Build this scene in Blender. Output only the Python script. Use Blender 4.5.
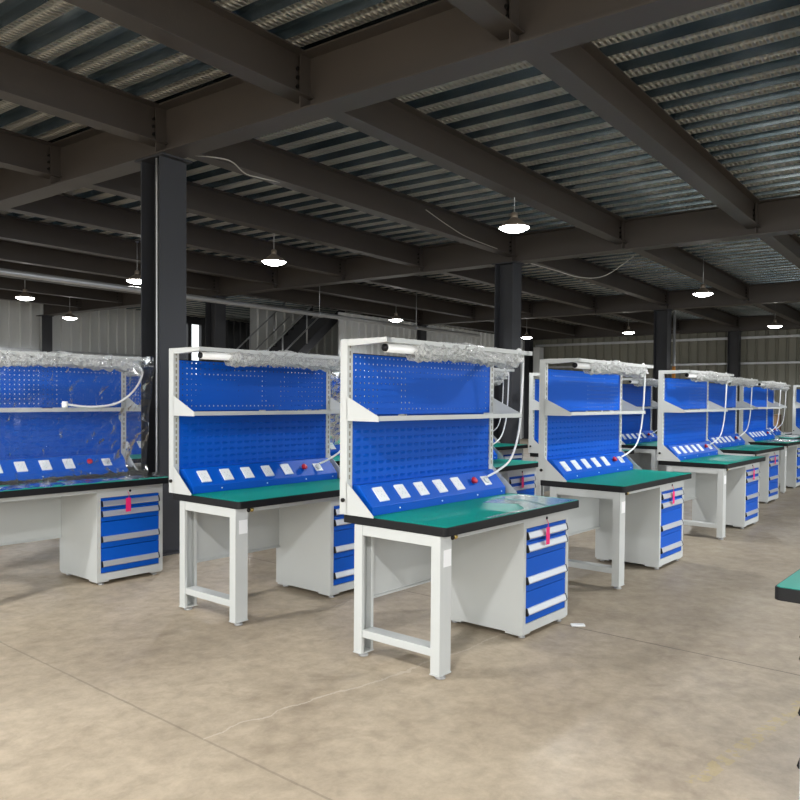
import bpy, bmesh, math, random
from mathutils import Vector, Matrix, noise
R = math.radians
sc = bpy.context.scene
for o in list(bpy.data.objects): bpy.data.objects.remove(o)
COL = sc.collection

# ------------------------------------------------------------ camera
FPX, CY, YAW, PITCH, ROLL, EYE = 767.47, 418.6, 0.6932, -0.0259, 0.0078, 1.4876
fw = Vector((math.cos(YAW)*math.cos(PITCH), math.sin(YAW)*math.cos(PITCH), math.sin(PITCH)))
rt0 = Vector((math.sin(YAW), -math.cos(YAW), 0)); up0 = rt0.cross(fw)
rt = math.cos(ROLL)*rt0 + math.sin(ROLL)*up0; upv = -math.sin(ROLL)*rt0 + math.cos(ROLL)*up0
cam = bpy.data.cameras.new('camera'); co = bpy.data.objects.new('camera', cam); COL.objects.link(co)
m = Matrix.Identity(4)
for i in range(3): m[i][0] = rt[i]; m[i][1] = upv[i]; m[i][2] = -fw[i]
m[0][3], m[1][3], m[2][3] = 0, 0, EYE
co.matrix_world = m
cam.sensor_width = 36; cam.lens = FPX/800*36; cam.shift_y = (CY-400)/800
cam.clip_end = 300
sc.camera = co

# ------------------------------------------------------------ world, exposure
w = bpy.data.worlds.new('overcast'); sc.world = w; w.use_nodes = True
bg = w.node_tree.nodes['Background']
bg.inputs[0].default_value = (0.90, 0.96, 1.0, 1); bg.inputs[1].default_value = 1.3
sc.view_settings.view_transform = 'Standard'; sc.view_settings.look = 'None'
sc.view_settings.gamma = 1.0; sc.view_settings.use_curve_mapping = False
sc.view_settings.exposure = 0.62

BYAW = 0.05
OX, OY = 4.19, 6.50
U_ = Vector((math.cos(BYAW), math.sin(BYAW), 0)); V_ = Vector((-math.sin(BYAW), math.cos(BYAW), 0))
def bw(u, v, z=0): return Vector((OX, OY, 0)) + U_*u + V_*v + Vector((0, 0, z))

def area(name, loc, target, sx, sy, power, col):
    l = bpy.data.lights.new(name, 'AREA'); l.shape = 'RECTANGLE'; l.size = sx; l.size_y = sy; l.energy = power; l.color = col
    o = bpy.data.objects.new(name, l); COL.objects.link(o); o.location = loc
    o.rotation_euler = (Vector(target)-Vector(loc)).to_track_quat('-Z', 'Y').to_euler(); return o
# daylight through the big open loading sides behind and beside the camera
area('daylight_gate_west', (-7.5, 2.0, 2.2), (3, 3.5, 0.6), 9, 3.4, 200, (1.0, 0.95, 0.86))
area('daylight_gate_south', (5.0, -7.6, 2.2), (6, 3, 0.9), 13, 3.4, 230, (0.93, 0.97, 1.0))

# ------------------------------------------------------------ materials
def mat(name, col, rough=.5, metal=0, spec=.5, bump=None, var=None, coat=0, emit=None):
    m = bpy.data.materials.new(name); m.use_nodes = True; nt = m.node_tree; b = nt.nodes['Principled BSDF']
    b.inputs['Base Color'].default_value = (*col, 1); b.inputs['Roughness'].default_value = rough
    b.inputs['Metallic'].default_value = metal; b.inputs['Specular IOR Level'].default_value = spec
    b.inputs['Coat Weight'].default_value = coat; b.inputs['Coat Roughness'].default_value = .1
    tc = nt.nodes.new('ShaderNodeTexCoord')
    if var:
        n = nt.nodes.new('ShaderNodeTexNoise'); n.inputs['Scale'].default_value = var[0]; n.inputs['Detail'].default_value = 6
        nt.links.new(tc.outputs['Object'], n.inputs['Vector'])
        mx = nt.nodes.new('ShaderNodeMix'); mx.data_type = 'RGBA'
        mx.inputs['A'].default_value = (*[c*(1-var[1]) for c in col], 1); mx.inputs['B'].default_value = (*[min(1, c*(1+var[1])) for c in col], 1)
        nt.links.new(n.outputs['Fac'], mx.inputs['Factor']); nt.links.new(mx.outputs['Result'], b.inputs['Base Color'])
    if bump:
        n = nt.nodes.new('ShaderNodeTexNoise'); n.inputs['Scale'].default_value = bump[0]; n.inputs['Detail'].default_value = 4
        nt.links.new(tc.outputs['Object'], n.inputs['Vector'])
        bp = nt.nodes.new('ShaderNodeBump'); bp.inputs['Strength'].default_value = bump[1]; bp.inputs['Distance'].default_value = .01
        nt.links.new(n.outputs['Fac'], bp.inputs['Height']); nt.links.new(bp.outputs['Normal'], b.inputs['Normal'])
    if emit:
        b.inputs['Emission Color'].default_value = (*emit[0], 1); b.inputs['Emission Strength'].default_value = emit[1]
    return m
M = {}
M['paint'] = mat('light_grey_powder_coat', (.54, .55, .53), .45, spec=.3, var=(2.5, .04))
M['blue'] = mat('blue_powder_coat', (.0, .088, .50), .45, spec=.2, var=(3, .05))
M['teal'] = mat('teal_rubber_mat', (.0, .30, .225), .5, spec=.22, var=(40, .05))
M['black'] = mat('black_edge', (.008, .008, .009), .5, spec=.25)
M['slot'] = mat('slot_recess', (.26, .24, .19), .7)
M['white'] = mat('white_plastic', (.85, .85, .84), .35)
M['socket'] = mat('socket_grey', (.66, .67, .67), .5)
M['alu'] = mat('brushed_aluminium', (.62, .64, .66), .32, metal=.55)
M['red'] = mat('red_plastic', (.55, .01, .03), .35)
M['magenta'] = mat('magenta_card', (.85, .01, .16), .6)
M['steel'] = mat('dark_steel_paint', (.064, .053, .045), .45, var=(1.2, .22), bump=(30, .08))
M['steelcol'] = mat('column_paint', (.034, .035, .040), .55, var=(1.5, .2), bump=(30, .08))
M['bolt'] = mat('bolt_dark', (.02, .018, .016), .5, metal=.6)
M['galv'] = mat('galvanised_pipe', (.50, .51, .52), .4, metal=.6, var=(6, .15))
M['shade'] = mat('lamp_shade_metal', (.30, .25, .20), .4, metal=.5)
M['lens'] = mat('lamp_lens', (1, 1, 1), .4, emit=((1, .98, .94), 26))
M['brass'] = mat('brass', (.6, .45, .15), .35, metal=1)
M['wire'] = mat('wire_white', (.6, .58, .52), .5)
M['card'] = mat('cardboard', (.45, .27, .13), .8, var=(8, .1))
M['rubber'] = mat('foot_zinc', (.55, .55, .55), .4, metal=.5)
M['wallw'] = mat('wall_sheet_pale', (.60, .61, .60), .5, var=(.7, .15))
M['wallo'] = mat('wall_sheet_olive', (.20, .195, .155), .5, var=(.6, .12))
M['concrete_out'] = mat('outside_ground', (.35, .34, .32), .9)
M['orange'] = mat('orange_tape', (.7, .28, .05), .6)

def galv_deck():
    m = bpy.data.materials.new('galvanised_deck'); m.use_nodes = True; nt = m.node_tree; b = nt.nodes['Principled BSDF']
    b.inputs['Metallic'].default_value = .8; b.inputs['Roughness'].default_value = .27
    tc = nt.nodes.new('ShaderNodeTexCoord')
    n = nt.nodes.new('ShaderNodeTexNoise'); n.inputs['Scale'].default_value = 1.3; n.inputs['Detail'].default_value = 5
    nt.links.new(tc.outputs['Object'], n.inputs['Vector'])
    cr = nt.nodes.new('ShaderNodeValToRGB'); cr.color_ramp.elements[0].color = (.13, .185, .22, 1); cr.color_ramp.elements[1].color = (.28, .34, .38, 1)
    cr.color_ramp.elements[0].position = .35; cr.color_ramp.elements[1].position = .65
    nt.links.new(n.outputs['Fac'], cr.inputs[0]); nt.links.new(cr.outputs[0], b.inputs['Base Color'])
    bp = nt.nodes.new('ShaderNodeBump'); bp.inputs['Strength'].default_value = .25; bp.inputs['Distance'].default_value = .01
    n2 = nt.nodes.new('ShaderNodeTexNoise'); n2.inputs['Scale'].default_value = 5
    nt.links.new(tc.outputs['Object'], n2.inputs['Vector']); nt.links.new(n2.outputs['Fac'], bp.inputs['Height'])
    nt.links.new(bp.outputs['Normal'], b.inputs['Normal'])
    return m
M['deck'] = galv_deck()
def galv_emboss():
    # lower pans of the deck: galvanised with a row of pressed dimples (object frame, v axis = y)
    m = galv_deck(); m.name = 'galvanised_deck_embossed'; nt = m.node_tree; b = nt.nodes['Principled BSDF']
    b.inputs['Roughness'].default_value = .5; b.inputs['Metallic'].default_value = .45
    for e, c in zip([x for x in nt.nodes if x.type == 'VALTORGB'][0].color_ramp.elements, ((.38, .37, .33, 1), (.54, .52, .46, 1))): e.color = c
    tc = [x for x in nt.nodes if x.type == 'TEX_COORD'][0]
    sp = nt.nodes.new('ShaderNodeSeparateXYZ'); nt.links.new(tc.outputs['Object'], sp.inputs[0])
    def mth(op, a, c=None):
        q = nt.nodes.new('ShaderNodeMath'); q.operation = op
        if isinstance(a, (int, float)): q.inputs[0].default_value = a
        else: nt.links.new(a, q.inputs[0])
        if c is not None:
            if isinstance(c, (int, float)): q.inputs[1].default_value = c
            else: nt.links.new(c, q.inputs[1])
        return q.outputs[0]
    s = mth('SINE', mth('MULTIPLY', sp.outputs[1], 2*math.pi/.05))
    s2 = mth('COSINE', mth('MULTIPLY', sp.outputs[0], 2*math.pi/.1133))
    h = mth('MULTIPLY', mth('ADD', s, 1.0), mth('ADD', s2, 1.0))
    bp = [x for x in nt.nodes if x.type == 'BUMP'][0]
    bp.inputs['Strength'].default_value = 1.0; bp.inputs['Distance'].default_value = .014
    nt.links.new(h, bp.inputs['Height'])
    return m
M['emboss'] = galv_emboss()

def peg_mat():
    m = bpy.data.materials.new('blue_perforated_steel'); m.use_nodes = True; nt = m.node_tree; b = nt.nodes['Principled BSDF']
    b.inputs['Base Color'].default_value = (.0, .088, .50, 1); b.inputs['Roughness'].default_value = .45; b.inputs['Specular IOR Level'].default_value = .2
    tc = nt.nodes.new('ShaderNodeTexCoord'); sp = nt.nodes.new('ShaderNodeSeparateXYZ'); nt.links.new(tc.outputs['Object'], sp.inputs[0])
    def mth(op, a, c=None):
        q = nt.nodes.new('ShaderNodeMath'); q.operation = op
        nt.links.new(a, q.inputs[0])
        if c is not None:
            if isinstance(c, (int, float)): q.inputs[1].default_value = c
            else: nt.links.new(c, q.inputs[1])
        return q.outputs[0]
    hs = []
    for k in (0, 2):
        f = mth('FRACT', mth('DIVIDE', sp.outputs[k], .038))
        d = mth('ABSOLUTE', mth('SUBTRACT', f, .5)); hs.append(mth('LESS_THAN', d, .115))
    h = mth('MULTIPLY', hs[0], hs[1])
    nt.links.new(mth('SUBTRACT', h, 0.0), nt.nodes.new('ShaderNodeMath').inputs[0])
    inv = nt.nodes.new('ShaderNodeMath'); inv.operation = 'SUBTRACT'; inv.inputs[0].default_value = 1; nt.links.new(h, inv.inputs[1])
    nt.links.new(inv.outputs[0], b.inputs['Alpha'])
    return m
M['peg'] = peg_mat()

def film_mat(name, a, tint, rough, bs=.8, sc_=14):
    m = bpy.data.materials.new(name); m.use_nodes = True; nt = m.node_tree; nt.nodes.clear()
    out = nt.nodes.new('ShaderNodeOutputMaterial'); tr = nt.nodes.new('ShaderNodeBsdfTransparent'); gl = nt.nodes.new('ShaderNodeBsdfGlossy')
    df = nt.nodes.new('ShaderNodeBsdfDiffuse'); df.inputs[0].default_value = (*tint, 1)
    gl.inputs['Roughness'].default_value = rough; gl.inputs[0].default_value = (1, 1, 1, 1)
    fr = nt.nodes.new('ShaderNodeFresnel'); fr.inputs[0].default_value = 1.5
    tc = nt.nodes.new('ShaderNodeTexCoord'); n = nt.nodes.new('ShaderNodeTexNoise'); n.inputs['Scale'].default_value = sc_; n.inputs['Detail'].default_value = 3
    n.inputs['Distortion'].default_value = 1.2
    nt.links.new(tc.outputs['Object'], n.inputs['Vector'])
    bp = nt.nodes.new('ShaderNodeBump'); bp.inputs['Strength'].default_value = bs; bp.inputs['Distance'].default_value = .02
    nt.links.new(n.outputs['Fac'], bp.inputs['Height'])
    for q in (gl, df, fr): nt.links.new(bp.outputs['Normal'], q.inputs['Normal'])
    m1 = nt.nodes.new('ShaderNodeMixShader'); m1.inputs[0].default_value = a; nt.links.new(tr.outputs[0], m1.inputs[1]); nt.links.new(df.outputs[0], m1.inputs[2])
    m2 = nt.nodes.new('ShaderNodeMixShader'); nt.links.new(fr.outputs[0], m2.inputs[0]); nt.links.new(m1.outputs[0], m2.inputs[1]); nt.links.new(gl.outputs[0], m2.inputs[2])
    nt.links.new(m2.outputs[0], out.inputs[0]); return m
M['film'] = film_mat('clear_plastic_film', .02, (.85, .9, .92), .14, .6, 8)
M['sheenfilm'] = film_mat('film_painted_sheen', .36, (.40, .80, .76), .2, .15, 5)  # clear film; its pale teal paints in the reflected bright backdrop
M['wrap'] = film_mat('bubble_wrap', .66, (.82, .82, .80), .22, 1.5, 45)
M['glassw'] = film_mat('dusty_glazing', .35, (.8, .85, .9), .2)

def floor_mat():
    m = bpy.data.materials.new('worn_concrete_floor'); m.use_nodes = True; nt = m.node_tree; b = nt.nodes['Principled BSDF']
    tc = nt.nodes.new('ShaderNodeTexCoord'); P = tc.outputs['Object']
    def noi(s, d=8, dist=0, r=.6):
        n = nt.nodes.new('ShaderNodeTexNoise'); n.inputs['Scale'].default_value = s; n.inputs['Detail'].default_value = d
        n.inputs['Distortion'].default_value = dist; n.inputs['Roughness'].default_value = r; nt.links.new(P, n.inputs['Vector']); return n.outputs['Fac']
    def ramp(f, p0, c0, p1, c1):
        r = nt.nodes.new('ShaderNodeValToRGB'); e = r.color_ramp.elements
        e[0].position = p0; e[0].color = c0; e[1].position = p1; e[1].color = c1; nt.links.new(f, r.inputs[0]); return r.outputs[0]
    def mix(f, a, c, mode='MIX'):
        x = nt.nodes.new('ShaderNodeMix'); x.data_type = 'RGBA'; x.blend_type = mode
        for s, v in (('Factor', f), ('A', a), ('B', c)):
            i = [q for q in x.inputs if q.name == s and (q.type == ('VALUE' if s == 'Factor' else 'RGBA'))][0]
            if hasattr(v, 'links'): nt.links.new(v, i)
            else: i.default_value = v
        return [q for q in x.outputs if q.type == 'RGBA'][0]
    def mth(op, a, c=None, d=None):
        q = nt.nodes.new('ShaderNodeMath'); q.operation = op
        for i, v in enumerate((a, c, d)):
            if v is None: continue
            if hasattr(v, 'links'): nt.links.new(v, q.inputs[i])
            else: q.inputs[i].default_value = v
        return q.outputs[0]
    base = ramp(noi(.9, 10, .4, .62), .3, (.41, .33, .235, 1), .7, (.56, .46, .335, 1))
    fine = ramp(noi(9, 10, .2, .7), .35, (.79, .78, .765, 1), .65, (1.10, 1.10, 1.10, 1))
    c = mix(1.0, base, fine, 'MULTIPLY')
    pat = ramp(noi(2.3, 8, 1.0, .6), .56, (1, 1, 1, 1), .74, (.72, .70, .68, 1)); c = mix(.8, c, pat, 'MULTIPLY')
    spx = nt.nodes.new('ShaderNodeSeparateXYZ'); nt.links.new(P, spx.inputs[0]); X, Y = spx.outputs[0], spx.outputs[1]
    wob = mth('MULTIPLY', mth('SUBTRACT', noi(7, 6), .5), .035)
    # floor darkens and greys towards +x: daylight falloff put into the colour
    g = mth('SMOOTH_MIN', 1.0, mth('MAXIMUM', 0.0, mth('MULTIPLY', mth('SUBTRACT', mth('ADD', X, mth('MULTIPLY', wob, 12)), 3.2), .30)), .3)
    c = mix(g, c, (.60, .62, .64, 1), 'MULTIPLY')
    # control joints
    lines = None
    for x0, wd in ((4.58, 1.0), (2.0, .45)):
        d = mth('ABSOLUTE', mth('SUBTRACT', mth('ADD', X, mth('MULTIPLY', wob, .5)), x0))
        l = mth('MULTIPLY', mth('LESS_THAN', d, .006), wd)
        lines = l if lines is None else mth('MAXIMUM', lines, l)
    for y0 in (8.2,):
        l = mth('LESS_THAN', mth('ABSOLUTE', mth('SUBTRACT', mth('ADD', Y, wob), y0)), .006); lines = mth('MAXIMUM', lines, l)
    c = mix(mth('MULTIPLY', lines, .75), c, (.10, .08, .06, 1))
    # hairline crack wandering across from the joint towards the front bench
    wob2 = mth('MULTIPLY', mth('SUBTRACT', noi(2.2, 8, 0, .6), .5), .30)
    yc = mth('ADD', mth('SUBTRACT', 3.0, mth('MULTIPLY', X, .11)), wob2)
    cr = mth('MULTIPLY', mth('LESS_THAN', mth('ABSOLUTE', mth('SUBTRACT', Y, yc)), .007), mth('MULTIPLY', mth('GREATER_THAN', X, 2.0), mth('LESS_THAN', X, 4.6)))
    c = mix(mth('MULTIPLY', cr, .6), c, (.62, .54, .43, 1))
    # worn yellow paint mark
    ys = mth('ADD', mth('MULTIPLY', X, -.12), 1.36)
    yb = mth('MULTIPLY', mth('LESS_THAN', mth('ABSOLUTE', mth('SUBTRACT', Y, ys)), .035), mth('GREATER_THAN', noi(16, 6), .5))
    yb = mth('MULTIPLY', yb, mth('MULTIPLY', mth('GREATER_THAN', X, 3.0), mth('LESS_THAN', X, 4.4)))
    c = mix(mth('MULTIPLY', yb, .35), c, (.55, .42, .12, 1))
    nt.links.new(c, b.inputs['Base Color'])
    nt.links.new(ramp(noi(3, 6), .3, (.42, .42, .42, 1), .7, (.62, .62, .62, 1)), b.inputs['Roughness'])
    bp = nt.nodes.new('ShaderNodeBump'); bp.inputs['Strength'].default_value = .18; bp.inputs['Distance'].default_value = .01
    nt.links.new(noi(30, 8), bp.inputs['Height']); nt.links.new(bp.outputs['Normal'], b.inputs['Normal'])
    return m
M['floor'] = floor_mat()

# ------------------------------------------------------------ mesh builder
class MB:
    def __init__(s): s.v = []; s.f = []; s.mi = []; s.mats = []; s.smooth = set()
    def _m(s, k):
        if k not in s.mats: s.mats.append(k)
        return s.mats.index(k)
    def add(s, vs, fs, k, smooth=False):
        o = len(s.v); s.v += [tuple(x) for x in vs]; i = s._m(k)
        for f in fs:
            if smooth: s.smooth.add(len(s.f))
            s.f.append([a+o for a in f]); s.mi.append(i)
        return s
    def box(s, a, b, k, T=None):
        x0, y0, z0 = a; x1, y1, z1 = b
        vs = [(x0,y0,z0),(x1,y0,z0),(x1,y1,z0),(x0,y1,z0),(x0,y0,z1),(x1,y0,z1),(x1,y1,z1),(x0,y1,z1)]
        if T: vs = [T(Vector(p)) for p in vs]
        return s.add(vs, [(0,3,2,1),(4,5,6,7),(0,1,5,4),(1,2,6,5),(2,3,7,6),(3,0,4,7)], k)
    def prism(s, prof, axis, a, b, k, T=None):
        # prof = 2D loop in the two remaining axes, extruded along axis from a to b
        def mk(p, t):
            if axis == 0: return (t, p[0], p[1])
            if axis == 1: return (p[0], t, p[1])
            return (p[0], p[1], t)
        n = len(prof); vs = [mk(p, a) for p in prof]+[mk(p, b) for p in prof]
        if T: vs = [T(Vector(p)) for p in vs]
        fs = [tuple(range(n))[::-1], tuple(range(n, 2*n))]+[(i, (i+1) % n, (i+1) % n+n, i+n) for i in range(n)]
        return s.add(vs, fs, k)
    def lathe(s, prof, c, k, n=16, T=None, smooth=True):
        vs = []; fs = []
        for r, z in prof:
            for i in range(n):
                a = 2*math.pi*i/n; vs.append((c[0]+r*math.cos(a), c[1]+r*math.sin(a), c[2]+z))
        for j in range(len(prof)-1):
            for i in range(n): fs.append((j*n+i, j*n+(i+1) % n, (j+1)*n+(i+1) % n, (j+1)*n+i))
        fs.append(tuple(range(n))[::-1]); fs.append(tuple(range((len(prof)-1)*n, len(prof)*n)))
        if T: vs = [T(Vector(p)) for p in vs]
        return s.add(vs, fs, k, smooth)
    def tube(s, pts, r, k, n=8, sub=6):
        P = [Vector(p) for p in pts]
        if sub > 1 and len(P) > 2:
            Q = []
            for i in range(len(P)-1):
                p0 = P[max(i-1, 0)]; p1 = P[i]; p2 = P[i+1]; p3 = P[min(i+2, len(P)-1)]
                for j in range(sub):
                    t = j/sub
                    Q.append(.5*((2*p1)+(-p0+p2)*t+(2*p0-5*p1+4*p2-p3)*t*t+(-p0+3*p1-3*p2+p3)*t**3))
            Q.append(P[-1]); P = Q
        vs = []; fs = []
        t0 = (P[1]-P[0]).normalized(); ref = Vector((0, 0, 1)) if abs(t0.z) < .9 else Vector((1, 0, 0))
        nrm = t0.cross(ref).normalized()
        for i, p in enumerate(P):
            t = (P[min(i+1, len(P)-1)]-P[max(i-1, 0)]).normalized()
            nrm = (nrm-t*nrm.dot(t)).normalized(); bn = t.cross(nrm)
            for j in range(n):
                a = 2*math.pi*j/n; vs.append(p+r*(math.cos(a)*nrm+math.sin(a)*bn))
        for i in range(len(P)-1):
            for j in range(n): fs.append((i*n+j, i*n+(j+1) % n, (i+1)*n+(j+1) % n, (i+1)*n+j))
        fs.append(tuple(range(n))[::-1]); fs.append(tuple(range((len(P)-1)*n, len(P)*n)))
        return s.add(vs, fs, k, True)
    def build(s, name, parent=None, bevel=0, loc=None):
        me = bpy.data.meshes.new(name); me.from_pydata(s.v, [], s.f)
        for k in s.mats: me.materials.append(M[k])
        for i, p in enumerate(me.polygons):
            p.material_index = s.mi[i]; p.use_smooth = i in s.smooth
        bm = bmesh.new(); bm.from_mesh(me); bmesh.ops.recalc_face_normals(bm, faces=bm.faces)
        if bevel:
            bmesh.ops.remove_doubles(bm, verts=bm.verts, dist=1e-6)
            es = [e for e in bm.edges if len(e.link_faces) == 2 and e.calc_face_angle(0) > .5]
            bmesh.ops.bevel(bm, geom=es, offset=bevel, segments=2, affect='EDGES', profile=.5)
        if loc is not None:
            for v in bm.verts: v.co -= Vector(loc)
        bm.to_mesh(me); bm.free()
        o = bpy.data.objects.new(name, me); COL.objects.link(o)
        if loc is not None: o.location = loc
        if parent: o.parent = parent
        return o
def tag(o, label, cat, group=None):
    o['label'] = label; o['category'] = cat
    if group: o['group'] = group
    return o
def struct(o): o['kind'] = 'structure'; return o
def empty(name, loc, rz=0):
    o = bpy.data.objects.new(name, None); COL.objects.link(o); o.location = loc; o.rotation_euler = (0, 0, rz); o.empty_display_size = .1; return o
def copy_tree(o, parent=None):
    c = o.copy(); COL.objects.link(c)
    if parent: c.parent = parent; c.matrix_parent_inverse = Matrix.Identity(4)
    for ch in list(o.children): copy_tree(ch, c)
    return c

# ------------------------------------------------------------ shell
ZB, ZT, ZJ = 3.75, 4.20, 3.855      # girder underside, deck underside, joist underside
UG = (-7.2, 0.0, 6.85, 14.75, 21.9)
PV = 1.86
WALLV = 14.95
f = MB(); f.box((-40, -40, -.2), (60, 60, 0), 'floor'); struct(f.build('floor'))

def BT(p): return bw(p.x, p.y, p.z)
# ceiling: one folded steel deck, ribs running along the girders (v axis)
def deck():
    mb = MB(); u = -9.0; pitch = .34; prof = []
    while u < 23.5:
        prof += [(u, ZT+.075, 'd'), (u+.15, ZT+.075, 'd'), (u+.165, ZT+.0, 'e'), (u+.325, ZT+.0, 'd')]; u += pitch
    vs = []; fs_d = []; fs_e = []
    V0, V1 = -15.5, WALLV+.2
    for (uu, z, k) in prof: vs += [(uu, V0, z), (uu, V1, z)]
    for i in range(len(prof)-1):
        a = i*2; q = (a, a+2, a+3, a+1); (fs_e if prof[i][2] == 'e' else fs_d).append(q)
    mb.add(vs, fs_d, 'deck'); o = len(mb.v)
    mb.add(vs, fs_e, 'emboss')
    mb.box((-9, V0, ZT+.09), (23.6, V1, ZT+.2), 'concrete_out')
    ob = mb.build('ceiling'); ob.location = (OX, OY, 0); ob.rotation_euler = (0, 0, BYAW); struct(ob)
deck()

def sheet_wall(name, p0, p1, z0, z1, k, inward, pitch=.30, depth=.05):
    # trapezoidal cladding from p0 to p1 (u,v), ribs vertical
    a = bw(*p0); b = bw(*p1); L = (b-a).length; d = (b-a)/L; n = Vector((-d.y, d.x, 0))*inward
    prof = []; t = 0
    while t < L:
        prof += [(t, 0), (min(t+.20*pitch/.3, L), 0), (min(t+.225*pitch/.3, L), depth), (min(t+.275*pitch/.3, L), depth)]; t += pitch
    prof.append((L, 0))
    mb = MB(); vs = []
    for off in (0, -.03):
        for t, h in prof:
            q = a+d*t+n*(h+off); vs += [(q.x, q.y, z0), (q.x, q.y, z1)]
    m_ = len(prof); fs = []
    for i in range(m_-1): fs.append((2*i, 2*i+2, 2*i+3, 2*i+1)); j = 2*m_; fs.append((j+2*i, j+2*i+1, j+2*i+3, j+2*i+2))
    mb.add(vs, fs, k)
    return struct(mb.build(name))
sheet_wall('wall_back', (-9, WALLV), (11.6, WALLV), 0, ZT+.07, 'wallw', -1)
sheet_wall('wall_back_stair', (12.45, WALLV), (22.2, WALLV), 0, ZT+.07, 'steelcol', -1)  # pale wall coloured dark, shade of the deep stair zone put into it
sheet_wall('wall_back_lintel', (11.6, WALLV), (12.45, WALLV), 4.0, ZT+.07, 'steelcol', -1)
sheet_wall('wall_middle', (10.75, 10.6), (16.5, 10.6), 0, ZT+.07, 'wallw', -1, .36)
sheet_wall('wall_back_right', (11.15, 7.55), (22.15, 7.55), 0, 3.82, 'wallw', -1)
sheet_wall('wall_right', (22.15, 7.44), (22.15, -15.5), 0, ZT+.07, 'wallo', 1)
# open doorway in the back wall beside the stair, with a frame
mb = MB()
for u0, u1, z0, z1 in ((11.52, 11.62, 0, 4.1), (12.4, 12.55, 0, 4.1), (11.85, 12.0, 0, 4.0), (11.52, 12.5, 3.95, 4.1)):
    mb.box((u0, WALLV-.07, z0), (u1, WALLV+.07, z1), 'steelcol', BT)
struct(mb.build('door_1'))
# girts and ledges on the walls
def trim(name, a, b, k): mb = MB(); mb.box(a, b, k, BT); return struct(mb.build(name, bevel=.004))
trim('trim_1', (-9, WALLV-.16, 2.72), (11.5, WALLV-.04, 2.80), 'galv')
trim('trim_2', (22.02, -15, 3.50), (22.09, 7.2, 3.58), 'galv')
trim('trim_3', (22.02, -15, 2.68), (22.09, 7.2, 2.75), 'galv')

# ------------------------------------------------------------ columns
def H_section(mb, w_, d_, z0, z1, k, u, v, tf=.014, tw=.010):
    # flanges square to the v axis
    mb.box((u-w_/2, v-d_/2, z0), (u+w_/2, v-d_/2+tf, z1), k, BT)
    mb.box((u-w_/2, v+d_/2-tf, z0), (u+w_/2, v+d_/2, z1), k, BT)
    mb.box((u-tw/2, v-d_/2+tf, z0), (u+tw/2, v+d_/2-tf, z1), k, BT)
colinfo = [(0, 0, 'dark steel column standing in the aisle behind the wrapped left bench, nearest column of all'),
 (1, 0, 'dark steel column rising behind the right end of the front centre bench'),
 (2, 0, 'dark steel column with a pale conduit and orange tape, right of centre'),
 (3, 0, 'dark steel column against the olive ribbed wall at the far right'),
 (1, 1, 'dark steel column beside the bright doorway and the staircase'),
 (2, 1, 'dark steel column far back in front of the pale ribbed wall right of the staircase'),
 (3, 1, 'dark steel column where the olive wall meets the pale far wall'),
 (1, 2, 'dark steel column against the pale back wall, behind the far left lamp')]
for gi, vi, lab in colinfo:
    u = UG[gi+1]; v = vi*4*PV
    if gi == 0: u += .06
    if gi == 3: u -= .05
    if vi == 2: v -= .05
    root = empty('steel_column', bw(u, v))
    tag(root, lab, 'column', 'steel columns')
    def P_(mb, nm): 
        o = mb.build(nm); o.parent = root; o.matrix_parent_inverse = Matrix.Translation(root.location).inverted(); return o
    mb = MB(); H_section(mb, .30, .34 if gi else .30, .02, ZB-.016, 'steelcol', u, v); P_(mb, 'shaft')
    mb = MB(); mb.box((u-.2, v-.25, 0), (u+.2, v+.25, .02), 'steelcol', BT); P_(mb, 'base_plate')
    mb = MB(); mb.box((u-.17, v-.22, ZB-.016), (u+.17, v+.22, ZB), 'steelcol', BT); P_(mb, 'cap_plate')
def single(mb, name, label, cat, group=None, bevel=0):
    # origin moved to the base centre of its bounds
    xs = [p[0] for p in mb.v]; ys = [p[1] for p in mb.v]; zs = [p[2] for p in mb.v]
    o = mb.build(name, loc=((min(xs)+max(xs))/2, (min(ys)+max(ys))/2, min(zs)), bevel=bevel); return tag(o, label, cat, group)
mb = MB(); mb.tube([bw(-.06, -.06, .0), bw(-.06, -.06, 1.2), bw(-.05, -.05, 2.4), bw(-.06, -.06, 3.74)], .012, 'galv', sub=4)
single(mb, 'conduit', 'thin bright conduit running up the recess of the nearest dark column', 'conduit')
mb = MB(); mb.tube([bw(UG[3]+.235, -.22, 0), bw(UG[3]+.235, -.22, 3.74)], .035, 'galv', sub=1)
mb.tube([bw(UG[3]+.235, -.22, 2.05), bw(UG[3]+.235, -.22, 2.35)], .045, 'orange', sub=1)
single(mb, 'conduit', 'pale conduit with orange tape on the side of the column right of centre', 'conduit')

# ------------------------------------------------------------ girders (along v) and joists (along u)
ginfo = {0: None, 1: 'dark steel girder crossing overhead on the nearest column', 2: 'dark steel girder crossing on the column behind the front centre bench',
         3: 'dark steel girder crossing on the column with the pale conduit', 4: 'dark steel girder along the top of the olive right wall'}
V0, V1 = -15.3, WALLV-.1
JV = [i*PV-.09 for i in range(-7, 8)]
for gi, lab in ginfo.items():
    if lab is None: lab = 'dark steel girder behind the camera, overhead'
    u = UG[gi]
    if gi == 4: u -= .05
    mb = MB()
    mb.box((u-.125, V0, ZB), (u+.125, V1, ZB+.014), 'steel', BT); mb.box((u-.125, V0, ZT-.016), (u+.125, V1, ZT-.002), 'steel', BT)
    mb.box((u-.006, V0, ZB+.014), (u+.006, V1, ZT-.016), 'steel', BT)
    for jv in JV:
        mb.box((u-.12, jv-.04, ZB+.014), (u+.12, jv-.03, ZT-.016), 'steel', BT)
    single(mb, 'roof_girder', lab, 'girder', 'roof girders')
bays = ['left of the first girder', 'between first and second girders', 'between second and third girders', 'between third girder and olive wall']
ordn = ['first', 'second', 'third', 'fourth', 'fifth', 'sixth', 'seventh', 'eighth', 'ninth']
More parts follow.
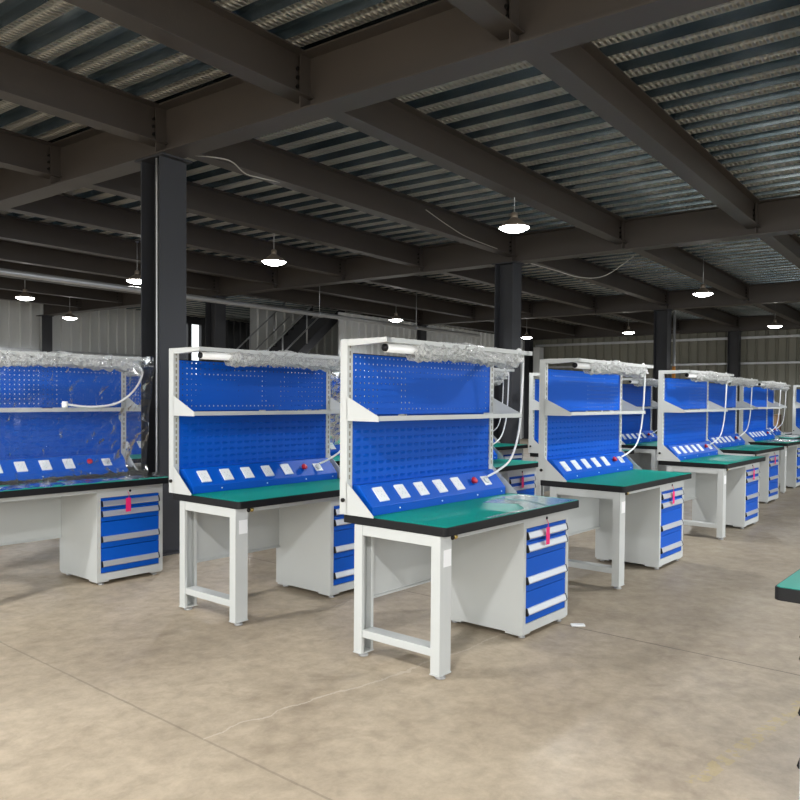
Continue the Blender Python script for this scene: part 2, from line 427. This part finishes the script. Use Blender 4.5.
for b in range(4):
    ua, ub = UG[b]+.013, UG[b+1]-.013
    if b == 3: ub -= .05
    for i, jv in enumerate(JV[:-1] if False else JV):
        k = i-7
        if b == 0 and k < -2: continue
        if b == 1 and k < -4: continue
        if k < -6: continue
        if b >= 2 and k > 4: continue
        if k == 0: lab = 'dark steel joist '+bays[b]+', on the column line'
        elif k < 0: lab = 'dark steel joist '+bays[b]+', '+ordn[-k-1]+' right of the columns'
        else: lab = 'dark steel joist '+bays[b]+', '+ordn[k-1]+' left of the columns'
        mb = MB(); t = .010
        mb.box((ua+.01, jv-.09, ZJ), (ub-.01, jv+.09, ZJ+t), 'steel', BT); mb.box((ua+.01, jv-.09, ZT-.014), (ub-.01, jv+.09, ZT-.003), 'steel', BT)
        mb.box((ua, jv-.004, ZJ+t), (ub, jv+.004, ZT-.014), 'steel', BT)
        for zz in (ZJ+.08, ZJ+.15, ZJ+.22):
            for q in (ua+.11, ub-.11):
                mb.lathe([(.016, 0), (.016, .02)], (0, 0, 0), 'bolt', 6, T=lambda p, q=q, zz=zz, jv=jv: bw(q+p.x, jv-.004-p.z, zz+p.y), smooth=False)
        single(mb, 'roof_joist', lab, 'joist', 'roof joists')

# big horizontal pipe hung under the joists, going back left to right
mb = MB(); mb.tube([bw(-7, 5.15, 3.30), bw(14.5, 5.15, 3.30)], .05, 'galv', sub=1, n=12)
for uu in (0.6, 4.2, 7.8, 11.4):
    mb.tube([bw(uu, 5.15, 3.24), bw(uu, 5.15, ZT-.02)], .008, 'galv', sub=1)
    mb.tube([bw(uu-.03, 5.15, 3.30), bw(uu+.03, 5.15, 3.30)], .058, 'galv', sub=1, n=12)
single(mb, 'overhead_pipe', 'long galvanised pipe hung under the joists, crossing in front of the staircase', 'pipe')

# ------------------------------------------------------------ loose wires on the steel
def wire(pts, lab):
    mb = MB(); mb.tube(pts, .006, 'wire', n=6, sub=8); return single(mb, 'loose_wire', lab, 'wire')
def ray(px, py): return fw+rt*((px-400)/FPX)-upv*((py-CY)/FPX)
def at_z(px, py, z):
    d = ray(px, py); t = (z-EYE)/d.z; return Vector((0, 0, EYE))+d*t
wire([bw(6.98, -.35, 3.74), bw(7.2, -.7, 3.62), bw(7.5, -1.0, 3.52), bw(7.7, -1.35, 3.55), bw(7.9, -1.75, 3.86)], 'pale loose wire sagging under the girder right of the centre column')
wire([bw(.35, -.1, 3.86), bw(.6, -.3, 3.84), bw(.9, -.2, 3.80), bw(1.15, -.12, 3.83), bw(1.5, -.1, 3.86)], 'thin curled wire along the joist just right of the nearest column')
wire([bw(4.3, -.10, 4.12), bw(4.9, -.10, 4.0), bw(5.4, -.10, 3.93), bw(6.3, -.10, 3.90)], 'pale wire lying along the joist left of the near hanging lamp')

# ------------------------------------------------------------ pendant lamps
def make_lamp():
    root = empty('pendant_lamp', (0, 0, 0))
    mb = MB(); mb.tube([(0, 0, .17), (0, 0, .69)], .006, 'galv', sub=1); mb.lathe([(.03, .67), (.03, .69)], (0, 0, 0), 'galv', 10); mb.build('rod', root)
    mb = MB(); mb.lathe([(.035, .10), (.042, .12), (.042, .17), (.02, .185)], (0, 0, 0), 'shade', 14); mb.build('socket', root)
    mb = MB(); mb.lathe([(.182, .0), (.178, .015), (.12, .06), (.06, .10), (.04, .12)], (0, 0, 0), 'shade', 24); mb.build('lamp_shade', root)
    mb = MB(); mb.lathe([(.02, -.050), (.08, -.044), (.14, -.022), (.176, .0)], (0, 0, 0), 'lens', 24); mb.build('lens', root)
    return root
lamp0 = make_lamp()
lampinfo = [(7.81, 4.77, 'conical pendant lamp hanging nearest, above the front centre bench'),
 (14.77, 4.89, 'conical pendant lamp on a dark rod, seen against the second girder at the right'),
 (22.2, 5.45, 'glaring pendant lamp in front of the olive wall at the far right'),
 (7.59, 8.76, 'glaring pendant lamp above the plain blue bench left of centre'),
 (15.07, 12.68, 'small glaring pendant lamp in front of the pale far wall at centre'),
 (21.9, 9.4, 'small glaring pendant lamp just left of the column with the pale conduit'),
 (7.38, 12.1, 'glaring pendant lamp touching the left edge of the nearest column'),
 (21.8, 12.8, 'small glaring pendant lamp just right of the centre column'),
 (7.25, 16.08, 'glaring pendant lamp at the far left'),
 (9.8, 19.22, 'small glaring pendant lamp in front of the wall column at the far left'),
 (0.2, 1.0, 'pendant lamp above the empty floor at the camera'), (0.1, 4.7, 'pendant lamp above the aisle left of the camera'),
 (7.6, 0.95, 'pendant lamp above the aisle right of the camera'), (0.3, -2.7, 'pendant lamp behind the camera'),
 (7.8, -2.8, 'pendant lamp far right behind the camera'), (14.8, 1.2, 'pendant lamp above the right hand aisle out of view')]
for i, (x, y, lab) in enumerate(lampinfo):
    o = lamp0 if i == 0 else copy_tree(lamp0)
    o.location = (x, y, 3.50); tag(o, lab, 'lamp', 'pendant lamps')
    l = bpy.data.lights.new('lamp_light', 'SPOT'); l.energy = 330 if i < 10 else 420; l.color = (.95, .97, 1.0); l.shadow_soft_size = .12; l.spot_size = R(165); l.spot_blend = .5
    lo = bpy.data.objects.new('lamp_light', l); COL.objects.link(lo); lo.location = (x, y, 3.46)

# ------------------------------------------------------------ staircase
def stair():
    root = empty('staircase', (10.6, 15.6, 0)); tag(root, 'dark steel staircase climbing to the right under the ceiling at the back, with pipe handrails', 'staircase')
    def B(mb, nm): o = mb.build(nm); o.parent = root; o.matrix_parent_inverse = Matrix.Translation(root.location).inverted(); return o
    y0, y1 = 15.0, 16.3
    xb, sl = 10.55, .82
    for y in (y0, y1):
        mb = MB(); x1 = 15.6
        mb.prism([(xb, 0), (xb+.35, 0), (x1, (x1-xb-.35)*sl), (x1, (x1-xb)*sl)], 1, y-.01, y+.01, 'steelcol'); B(mb, 'stringer')
    n = 22
    for i in range(n):
        x = xb+.30+i*.205; z = (x-xb-.1)*sl
        if z > 4.0: break
        mb = MB(); mb.box((x-.1, y0+.01, z), (x+.15, y1-.01, z+.03), 'steelcol'); mb.box((x-.1, y0+.01, z-.13), (x-.085, y1-.01, z), 'steelcol'); B(mb, 'tread')
    for y in (y0, y1):
        mb = MB()
        for h in (.45, .95): mb.tube([(xb+.1, y, h), (14.7, y, (14.7-xb-.1)*sl+h)], .022, 'galv', sub=1)
        B(mb, 'handrail')
        for k in range(5):
            x = xb+.2+k*.85; mb = MB(); mb.tube([(x, y, (x-xb)*sl-.02), (x, y, (x-xb-.1)*sl+.95)], .02, 'galv', sub=1); B(mb, 'baluster')
    return root
stair()
# guard railing outside the doorway
mb = MB()
for zz in (1.6, 2.3, 3.0): mb.tube([bw(11.6, WALLV+1.2, zz+.55), bw(12.9, WALLV+1.2, zz-.35)], .03, 'steelcol', sub=1)
for uu in (11.7, 12.3, 12.9): mb.tube([bw(uu, WALLV+1.2, 0), bw(uu, WALLV+1.2, 3.4)], .03, 'steelcol', sub=1)
single(mb, 'outdoor_railing', 'dark sloping railing seen against daylight in the open doorway', 'railing')

# ------------------------------------------------------------ workbench
T, UU, S = .817, 1.827, 1.362
rnd = random.Random(4)
def make_bench():
    root = empty('workbench', (0, 0, 0))
    def B(mb, nm, bevel=0, par=None): return mb.build(nm, par or root, bevel)
    # tabletop
    def rr(x0, y0, x1, y1, r, n=5):
        pts = []
        for cx, cy, a0 in ((x1-r, y0+r, -90), (x1-r, y1-r, 0), (x0+r, y1-r, 90), (x0+r, y0+r, 180)):
            for i in range(n+1): a = R(a0+90*i/n); pts.append((cx+r*math.cos(a), cy+r*math.sin(a)))
        return pts
    mb = MB(); mb.prism(rr(0, 0, 1.525, .75, .025), 2, T-.05, T-.002, 'black'); tt = B(mb, 'tabletop', .003)
    mb = MB(); mb.prism(rr(.006, .006, 1.519, .744, .022), 2, T-.002, T, 'teal'); B(mb, 'mat', 0, tt)
    # legs: C channels open inwards
    for (y0, y1, sgn) in ((.035, .095, 1), (.59, .65, -1)):
        mb = MB(); x0, x1 = .0, .10; z0, z1 = .03, T-.052
        yo, yi = (y0, y1) if sgn > 0 else (y1, y0)
        w = .004*sgn
        mb.box((x0, min(y0, y1), z0), (x0+.004, max(y0, y1), z1), 'paint')
        mb.box((x1-.004, min(y0, y1), z0), (x1, max(y0, y1), z1), 'paint')
        mb.box((x0+.004, min(yo, yo+w), z0), (x1-.004, max(yo, yo+w), z1), 'paint')
        for a, b in ((x0+.004, x0+.02), (x1-.02, x1-.004)): mb.box((a, min(yi-w, yi), z0), (b, max(yi-w, yi), z1), 'paint')
        mb.box((x0-.004, y0-.003, z0-.006), (x1+.004, y1+.003, z0), 'paint')
        if sgn < 0:
            for zz in (.12, .38, .70): mb.lathe([(.006, 0), (.006, .006)], (0, 0, 0), 'bolt', 8, T=lambda p, zz=zz: Vector((.1+p.z, .62+p.x, zz+p.y)))
        lg = B(mb, 'leg')
        mb = MB(); mb.lathe([(.028, 0), (.028, .008), (.01, .012), (.01, .026)], (.05, (y0+y1)/2, 0), 'rubber', 14); B(mb, 'foot', 0, lg)
    mb = MB(); mb.box((.004, .095, T-.11), (.045, .59, T-.052), 'paint'); B(mb, 'crossbar')
    mb = MB(); mb.box((.005, .095, .120), (.095, .59, .165), 'paint'); B(mb, 'stretcher', .003)
    mb = MB(); mb.box((.10, .05, T-.082), (.885, .078, T-.052), 'paint'); B(mb, 'apron')
    mb = MB(); mb.box((.10, .625, .325), (.889, .630, T-.052), 'paint'); mb.box((.10, .612, .318), (.889, .630, .330), 'paint'); B(mb, 'modesty_panel')
    # leg label
    mb = MB(); mb.box((.028, .0335, .60), (.096, .0348, .69), 'white'); B(mb, 'leg_label')
    # posts
    for x0 in (-.02, 1.475):
        mb = MB(); mb.box((x0, .695, T), (x0+.045, .75, UU-.002), 'paint')
        for i in range(19):
            zz = 1.02+i*.042
            if 1.33 < zz < 1.42: continue
            mb.box((x0+.017, .6935, zz), (x0+.028, .6955, zz+.026), 'slot')
        mb.lathe([(.012, 0), (.012, .012)], (0, 0, 0), 'bolt', 10, T=lambda p, x0=x0: Vector((x0-p.z, .72+p.x, .90+p.y)))
        B(mb, 'post')
        xg = x0 if x0 < 0 else x0+.041
        mb = MB(); mb.prism([(.70, T), (.49, T), (.49, T+.012), (.695, 1.005), (.70, 1.005)], 0, xg, xg+.004, 'paint'); B(mb, 'gusset')
        mb = MB(); mb.prism([(.70, S-.004), (.455, S-.004), (.455, S+.024), (.695, 1.497), (.70, 1.497)], 0, xg, xg+.004, 'paint'); B(mb, 'shelf_bracket')
        mb = MB(); mb.prism([(.75, UU-.036), (.70, UU-.036), (.66, UU-.040), (.40, UU-.028), (.40, UU), (.75, UU)], 0, x0+.002, x0+.043, 'paint'); B(mb, 'light_arm', .002)
    # shelf
    mb = MB(); mb.box((-.014, .46, S), (1.514, .695, S+.004), 'paint'); mb.box((-.014, .455, S), (1.514, .460, S+.028), 'paint')
    B(mb, 'shelf')
    # perforated panel
    mb = MB(); mb.box((.03, .700, S+.03), (1.47, .7015, 1.745), 'peg'); mb.box((.025, .700, 1.745), (1.475, .718, 1.75), 'black'); mb.box((.026, .7, S+.03), (.03, .715, 1.745), 'blue'); mb.box((1.47, .7, S+.03), (1.474, .715, 1.745), 'blue')
    B(mb, 'perforated_panel')
    # louvred panel
    mb = MB(); mb.box((.026, .704, .90), (1.474, .706, S-.006), 'blue')
    z = 1.00
    while z < 1.33:
        x = .06
        while x < 1.44:
            mb.add([(x, .704, z), (x+.044, .704, z), (x+.044, .704, z+.020), (x, .704, z+.020), (x+.004,   .698, z+.018), (x+.042,   .698, z+.018)],
                   [(0, 1, 5, 4), (3, 4, 5, 2), (0, 4, 3), (1, 2, 5)], 'blue')
            x += .0685
        z += .0472
    B(mb, 'louvred_panel')
    # console with outlets
    mb = MB(); mb.prism([(.70, T), (.545, T), (.545, .868), (.655, .985), (.70, .985)], 0, .035, 1.455, 'blue')
    cs = B(mb, 'socket_console', .003)
    import mathutils
    e = Vector((0, .11, .117)).normalized(); n = Vector((0, -e.z, e.y))
    def onface(x, s, h): return Vector((x, .545, .868))+e*s+n*h   # s along the slope 0..0.16
    def plate(xc, w_, s0, s1, h, k, mb):
        return mb.box((-w_/2, s0, 0), (w_/2, s1, h), k, lambda p: onface(xc+p.x, p.y, p.z))
    for xc in (.165, .36, .55, .745, .94):
        mb = MB(); plate(xc, .082, .028, .128, .008, 'white', mb)
        for dx, dz in ((-.014, .09), (.014, .09), (-.014, .055), (.014, .055), (0, .067)):
            mb.box((-.003, 0, .008), (.003, .012, .0085), 'socket', lambda p, dx=dx, dz=dz: onface(xc+dx+p.x, dz+p.y, p.z))
        B(mb, 'outlet', 0, cs)
    mb = MB(); plate(1.115, .05, .05, .10, .003, 'blue', mb)
    mb.lathe([(.014, 0), (.014, .015), (.024, .018), (.024, .030), (.018, .034)], (0, 0, 0), 'red', 14, T=lambda p: onface(1.115+p.x, .075+p.y, p.z)); B(mb, 'emergency_button', 0, cs)
    mb = MB(); plate(1.275, .075, .035, .110, .006, 'white', mb)
    mb.lathe([(.026, .006), (.026, .014), (.012, .012)], (0, 0, 0), 'socket', 14, T=lambda p: onface(1.275+p.x, .073+p.y, p.z)); B(mb, 'industrial_socket', 0, cs)
    mb = MB()
    for xc in (.28, .70, 1.10, 1.40): mb.lathe([(.005, 0), (.005, .004)], (0, 0, 0), 'white', 8, T=lambda p, xc=xc: Vector((xc+p.x, .545-p.z, .842+p.y)))
    B(mb, 'screw', 0, cs)
    # light bar
    mb = MB(); mb.prism([(.40, UU-.028), (.40, UU), (.435, UU), (.435, UU-.028)], 0, -.02, 1.56, 'paint'); lb = B(mb, 'light_bar', .002)
    mb = MB(); mb.tube([(.03, .45, UU-.055), (1.48, .45, UU-.055)], .026, 'white', n=14, sub=1); mb.tube([(.02, .45, UU-.055), (.03, .45, UU-.055)], .022, 'black', n=12, sub=1); B(mb, 'lamp_tube', 0, lb)
    mb = MB(); N, K = 90, 20; vs = []
    for i in range(N+1):
        x = .25+1.17*i/N
        for j in range(K):
            a = 2*math.pi*j/K
            nn = noise.noise(Vector((x*17, math.cos(a)*2.1, math.sin(a)*2.1+3)))*.022+noise.noise(Vector((x*60, math.cos(a)*4, math.sin(a)*4)))*.010
            r = .058+nn*1.2; sag = -.012-.012*math.sin(x*6)
            if i in (0, N): r *= .8
            vs.append((x+nn*.6, .45+r*.95*math.cos(a), UU-.048+sag*.6+r*.95*math.sin(a)))
    fs = [(i*K+j, i*K+(j+1) % K, (i+1)*K+(j+1) % K, (i+1)*K+j) for i in range(N) for j in range(K)]
    mb.add(vs, fs, 'wrap'); B(mb, 'bubble_wrap', 0, lb)
    mb = MB(); mb.tube([(1.40, .47, UU-.06), (1.50, .48, UU+.015), (1.575, .49, UU-.02), (1.60, .50, 1.70), (1.598, .51, 1.42), (1.57, .52, 1.21), (1.49, .53, 1.06), (1.37, .56, .985), (1.29, .59, .95)], .008, 'white', n=8, sub=6); B(mb, 'power_cord', 0, lb)
    # fixing bolts under the near corner
    mb = MB()
    for k in range(2): mb.lathe([(.014, 0), (.014, .016), (.007, .016), (.007, .024)], (0, 0, 0), 'brass' if k else 'bolt', 10, T=lambda p, k=k: Vector((.105+k*.028+p.x, .045-p.z, T-.067+p.y)))
    B(mb, 'fixing_bolt')
    return root
def make_cabinet():
    root = empty('drawer_cabinet', (0, 0, 0))
    def B(mb, nm, bevel=0, par=None): return mb.build(nm, par or root, bevel)
    x0, x1, y0, y1, z0, z1 = .0, .585, .0, .60, .035, T-.053
    mb = MB(); t = .0015
    mb.box((x0, y0+.02, z0), (x0+.02, y1, z1), 'paint'); mb.box((x1-.02, y0+.02, z0), (x1, y1, z1), 'paint')
    mb.box((x0+.02, y1-.02, z0), (x1-.02, y1, z1), 'paint'); mb.box((x0+.02, y0+.02, z1-.02), (x1-.02, y1-.02, z1), 'paint'); mb.box((x0+.02, y0+.02, z0), (x1-.02, y1-.02, z0+.02), 'paint')
    # front frame
    mb.box((x0, y0, z0), (x0+.032, y0+.02, z1), 'paint'); mb.box((x1-.032, y0, z0), (x1, y0+.02, z1), 'paint')
    mb.box((x0+.032, y0, z0), (x1-.032, y0+.02, .092), 'paint'); mb.box((x0+.032, y0, .690), (x1-.032, y0+.02, z1), 'paint')
    B(mb, 'body')
    for a in (x0+.0, x1-.12):
        for b in (y0+.0, y1-.12):
            pass
    for a in (x0+.005, x1-.105):
        mb = MB(); mb.box((a, y0+.01, .022), (a+.10, y0+.13, z0), 'paint'); mb.box((a, y1-.13, .022), (a+.10, y1-.01, z0), 'paint'); B(mb, 'plinth')
        for yy in (y0+.04, y1-.05):
            mb = MB(); mb.lathe([(.022, 0), (.022, .008), (.009, .010), (.009, .024)], (a+.05, yy, 0), 'rubber', 12); B(mb, 'foot')
    mb = MB(); mb.lathe([(.010, 0), (.010, .004), (.006, .006)], (0, 0, 0), 'bolt', 12, T=lambda p: Vector((.285+p.x, y0-p.z, .728+p.y))); B(mb, 'lock')
    for za, zb, hz in ((.096, .290, .150), (.294, .498, .345), (.502, .602, .545), (.606, .686, .625)):
        mb = MB(); mb.box((x0+.036, y0+.002, za), (x1-.036, y0+.4, zb), 'blue'); dr = B(mb, 'drawer', .002)
        if 'drawer' not in dr: pass
        mb = MB(); mb.prism([(y0+.002, hz-.006), (y0-.012, hz-.004), (y0-.016, hz+.004), (y0-.006, hz+.038), (y0+.002, hz+.040)], 0, x0+.045, x1-.045, 'alu')
        for xa, xb in ((x0+.036, x0+.045), (x1-.045, x1-.036)):
            mb.prism([(y0+.001, hz-.008), (y0-.013, hz-.006), (y0-.018, hz+.004), (y0-.007, hz+.040), (y0+.001, hz+.042)], 0, xa, xb, 'black')
        B(mb, 'handle', 0, dr)
    return root
bench0 = make_bench(); cab0 = make_cabinet()
def make_tag():
    mb = MB(); mb.box((-.022, -.002, -.11), (.022, 0, 0), 'magenta'); mb.tube([(0, .0, -.005), (.01, .004, .025), (0, .012, .05)], .002, 'magenta', n=5, sub=3)
    return mb.build('hang_tag')
tag0 = make_tag()

benches = [ # x, y, rz, bench label, cabinet label
 (3.215, 2.354, 0, 'front centre workbench with green top and two blue back panels, nearest to the camera', 'grey four drawer cabinet with blue fronts under the front centre bench'),
 (3.12, 3.93, 0, 'green topped workbench directly left of the front centre one, a dark column at its left', 'grey drawer cabinet with blue fronts partly hidden behind the front centre bench'),
 (5.706, 2.461, 0, 'green topped workbench directly right of the front centre one, second in the right hand row', 'grey drawer cabinet with blue fronts under the second bench of the right hand row'),
 (8.50, 2.53, 0, 'green topped workbench third in the right hand row, before the conduit column', 'grey drawer cabinet with blue fronts under the third bench of the right hand row'),
 (11.10, 2.93, 0, 'green topped workbench fourth in the right hand row', 'grey drawer cabinet with blue fronts under the fourth bench of the right hand row'),
 (13.55, 3.10, 0, 'green topped workbench fifth in the right hand row', 'small looking grey drawer cabinet under the fifth bench of the right hand row'),
 (15.45, 3.45, 0, 'far green topped workbench sixth in the right hand row, a cardboard box right behind it', 'far grey drawer cabinet under the sixth bench of the right hand row'),
 (17.2, 3.10, 0, 'farthest workbench of the right hand row, cut by the right edge of the photo', 'farthest grey drawer cabinet of the right hand row, at the right edge of the photo'),
 (2.191, 5.57, 0, 'workbench at the left edge with its back panels and top draped in clear plastic film', 'grey drawer cabinet with blue fronts under the film draped bench at the left'),
 (5.85, 4.10, 0, 'workbench whose green top shows in the gap right of the front centre bench', 'grey drawer cabinet in shade, seen in the gap right of the front centre bench'),
 (8.53, 4.20, 0, 'workbench hidden mostly behind the second bench of the right hand row', 'dark looking drawer cabinet behind the second bench of the right hand row'),
 (11.13, 4.30, 0, 'workbench in shade seen between the second and third benches of the right hand row', 'drawer cabinet in shade behind the third bench of the right hand row'),
 (13.83, 4.6, 0, 'workbench in shade behind the third bench of the right hand row', 'drawer cabinet mostly hidden behind the fourth bench of the right hand row'),
 (5.45, 5.75, 0, 'workbench with film wrapped panels seen between the two nearest upright blue benches', 'drawer cabinet behind the two nearest upright blue benches'),
 (8.53, 5.85, 0, 'third row workbench, green top just visible in the gap right of the front centre bench', 'third row drawer cabinet showing in the gap right of the front centre bench'),
 (11.55, 5.95, 0, 'third row workbench whose left post shows beside the second bench of the right hand row', 'third row drawer cabinet behind the second bench of the right hand row'),
 (4.05, 7.5, 0, 'workbench with film wrapped panels behind the film draped one at the left', 'drawer cabinet behind the film draped bench at the left'),
 (1.35, 7.75, 0, 'workbench behind the far left part of the film draped one', 'drawer cabinet behind the far left part of the film draped bench'),
 (5.8, 7.6, 0, 'fourth row workbench behind the bench left of centre', 'fourth row drawer cabinet behind the bench left of centre'),
 (8.53, 7.65, 0, 'fourth row workbench behind the front centre bench', 'fourth row drawer cabinet behind the front centre bench'),
 (4.53, .725, math.pi, 'workbench across the aisle whose rounded green corner enters at the right edge of the photo', 'grey drawer cabinet under the bench whose corner enters at the right edge'),
]
for i, (x, y, rz, lab, clab) in enumerate(benches):
    o = bench0 if i == 0 else copy_tree(bench0)
    o.location = (x, y, 0); o.rotation_euler = (0, 0, rz)
    tag(o, lab, 'workbench', 'rows of green topped workbenches')
    c = cab0 if i == 0 else copy_tree(cab0)
    ca, sa = math.cos(rz), math.sin(rz); lx, ly = (.892, .06) if not rz else (.905, .092)
    c.location = (x+lx*ca-ly*sa, y+lx*sa+ly*ca, 0); c.rotation_euler = (0, 0, rz); tag(c, clab, 'cabinet', 'drawer cabinets under the benches')
CORD_A = [(a+2.191, b+5.57, c) for a, b, c in ((0.84, 0.42, 1.42), (1.04, 0.42, 1.40), (1.27, 0.42, 1.43), (1.43, 0.42, 1.54), (1.51, 0.42, 1.68), (1.48, 0.43, 1.75), (1.39, 0.45, 1.77))]
CORD_A = [(a-2.191, b-5.57, c) for a, b, c in CORD_A]
# the wrapped bench at the left has its cord lying along the shelf instead
for ch in bpy.data.objects:
    if ch.name.startswith('power_cord') and ch.parent and ch.parent.parent and tuple(round(q, 2) for q in ch.parent.parent.location[:2]) == (2.19, 5.57):
        mb = MB(); mb.tube(CORD_A, .009, 'white', n=8, sub=6); mb.lathe([(.02, 0), (.024, .01), (.02, .05)], (CORD_A[0][0]-.02, CORD_A[0][1], CORD_A[0][2]-.025), 'white', 10)
        t_ = mb.build('cord_tmp'); ch.data = t_.data; bpy.data.objects.remove(t_); ch.data.name = 'power_cord_on_shelf'
tags = [(0, 'magenta tag hanging on the top drawer of the front centre bench'), (8, 'magenta tag hanging on the top drawer at the left edge bench'),
        (2, 'magenta tag on the cabinet of the second bench in the right hand row'), (3, 'magenta tag on the cabinet of the third bench in the right hand row'),
        (9, 'dark magenta tag in the gap right of the front centre bench'), (4, 'small magenta tag on the cabinet of the fourth bench in the right hand row')]
for i, (bi, lab) in enumerate(tags):
    o = tag0 if i == 0 else copy_tree(tag0)
    x, y = benches[bi][:2]; o.location = (x+.892+.255, y+.06-.026, .675); tag(o, lab, 'tag', 'magenta tags on the cabinets')

# ------------------------------------------------------------ plastic film
def film_sheet(name, x0, x1, prof, amp, k, label, nx=90, seed=0):
    pts = [Vector((0, a, b)) for a, b in prof]; L = [0]
    for i in range(1, len(pts)): L.append(L[-1]+(pts[i]-pts[i-1]).length)
    N = max(20, int(L[-1]/.02)); mb = MB(); vs = []
    for i in range(nx+1):
        x = x0+(x1-x0)*i/nx
        for j in range(N+1):
            s = L[-1]*j/N; q = 0
            while q < len(L)-2 and L[q+1] < s: q += 1
            t = (s-L[q])/(L[q+1]-L[q]); p = pts[q].lerp(pts[q+1], t); d = (pts[q+1]-pts[q]).normalized(); nn = Vector((0, d.z, -d.y))
            h = amp*(noise.noise(Vector((x*3+seed, s*3, seed)))+.6*abs(noise.noise(Vector((x*7, s*5+x*4, seed+5))))+.35*noise.noise(Vector((x*16, s*14, seed))))
            p = p+nn*(-abs(h)); vs.append((x+h*.3, p.y, p.z))
    M1 = N+1; fs = [(i*M1+j, (i+1)*M1+j, (i+1)*M1+j+1, i*M1+j+1) for i in range(nx) for j in range(N)]
    mb.add(vs, fs, k, True); o = single(mb, name, label, 'plastic film', 'plastic film on the benches'); return o
bx, by = 2.191, 5.57
film_sheet('plastic_film', bx-.04, bx+1.60, [(by+.38, UU+.01), (by+.37, UU-.1), (by+.43, 1.40), (by+.44, 1.34), (by+.49, .95), (by+.50, .90), (by+.46, T+.012), (by+.02, T+.010)], .024, 'film', 'crumpled clear plastic film draped over the bench at the left edge')
bx, by = 4.05, 7.5
film_sheet('plastic_film', bx-.04, bx+1.56, [(by+.38, UU+.01), (by+.37, UU-.1), (by+.43, 1.40), (by+.47, .95)], .02, 'film', 'clear plastic film behind the left edge bench, beside the nearest column', nx=50, seed=3)
bx, by = 5.45, 5.75
film_sheet('plastic_film', bx-.04, bx+1.56, [(by+.38, UU+.01), (by+.37, UU-.1), (by+.43, 1.40), (by+.47, .95)], .02, 'film', 'clear plastic film on the bench seen between the two nearest upright benches', nx=50, seed=7)
# flat film left on the front centre tabletop
bx, by = 3.215, 2.354
mb = MB(); poly = [(.42, .04), (.90, .06), (1.05, .20), (.95, .41), (1.20, .44), (1.30, .47), (1.49, .44), (1.49, .012), (.9, .012), (.45, .012)]
mb.prism([(bx+a, by+b) for a, b in poly], 2, T+.0005, T+.0012, 'sheenfilm')
mb.tube([(bx+1.18, by+.44, T+.003), (bx+1.22, by+.25, T+.004), (bx+1.10, by+.012, T+.003)], .003, 'sheenfilm', n=6, sub=6)
single(mb, 'plastic_film', 'flat plastic film with painted pale sheen and a fold on the front centre green top', 'plastic film', 'plastic film on the benches')
for bi, lab, dx in ((5, 'white film sheet on the top of the fifth bench in the right hand row', .2), (6, 'white film sheet on the top of the sixth bench in the right hand row', .3)):
    x, y = benches[bi][:2]; mb = MB(); n_ = 14; vs = []
    for i in range(n_+1):
        for j in range(7):
            vs.append((x+dx+1.0*i/n_, y+.03+.4*j/6, T+.008+.012*noise.noise(Vector((i*.5, j*.6, bi)))))
    mb.add(vs, [(i*7+j, (i+1)*7+j, (i+1)*7+j+1, i*7+j+1) for i in range(n_) for j in range(6)], 'wrap', True)
    single(mb, 'plastic_film', lab, 'plastic film', 'plastic film on the benches')

# ------------------------------------------------------------ small things
mb = MB(); mb.box((21.50, 6.75, 0), (21.85, 7.0, 3.45), 'wallw', BT); mb.box((21.47, 6.72, 1.9), (21.88, 7.02, 1.98), 'galv', BT)
single(mb, 'vertical_duct', 'pale vertical duct in the corner just right of the centre column', 'duct')
mb = MB(); mb.box((-.045, -.02, 0), (.045, .02, .012), 'white'); o = mb.build('paper_packet', bevel=.003); o.location = (4.62, 2.30, 0); o.rotation_euler = (0, 0, R(-50)); tag(o, 'small white packet lying on the floor right of the front centre cabinet', 'packet')
mb = MB(); mb.box((0, 0, T), (.55, .4, T+.40), 'card'); mb.box((.0, .19, T+.40), (.55, .21, T+.402), 'wrap')
o = single(mb, 'cardboard_box', 'brown cardboard box standing on a far bench behind the sixth front row bench', 'box'); o.location = (17.3, 4.35, T)
mb = MB(); mb.box((17.05, 4.0, T-.05), (18.5, 4.75, T), 'black')
for a in (17.1, 18.40):
    for b in (4.05, 4.65): mb.box((a, b, 0), (a+.05, b+.05, T-.05), 'paint')
single(mb, 'plain_table', 'plain dark topped table carrying the brown cardboard box', 'table')
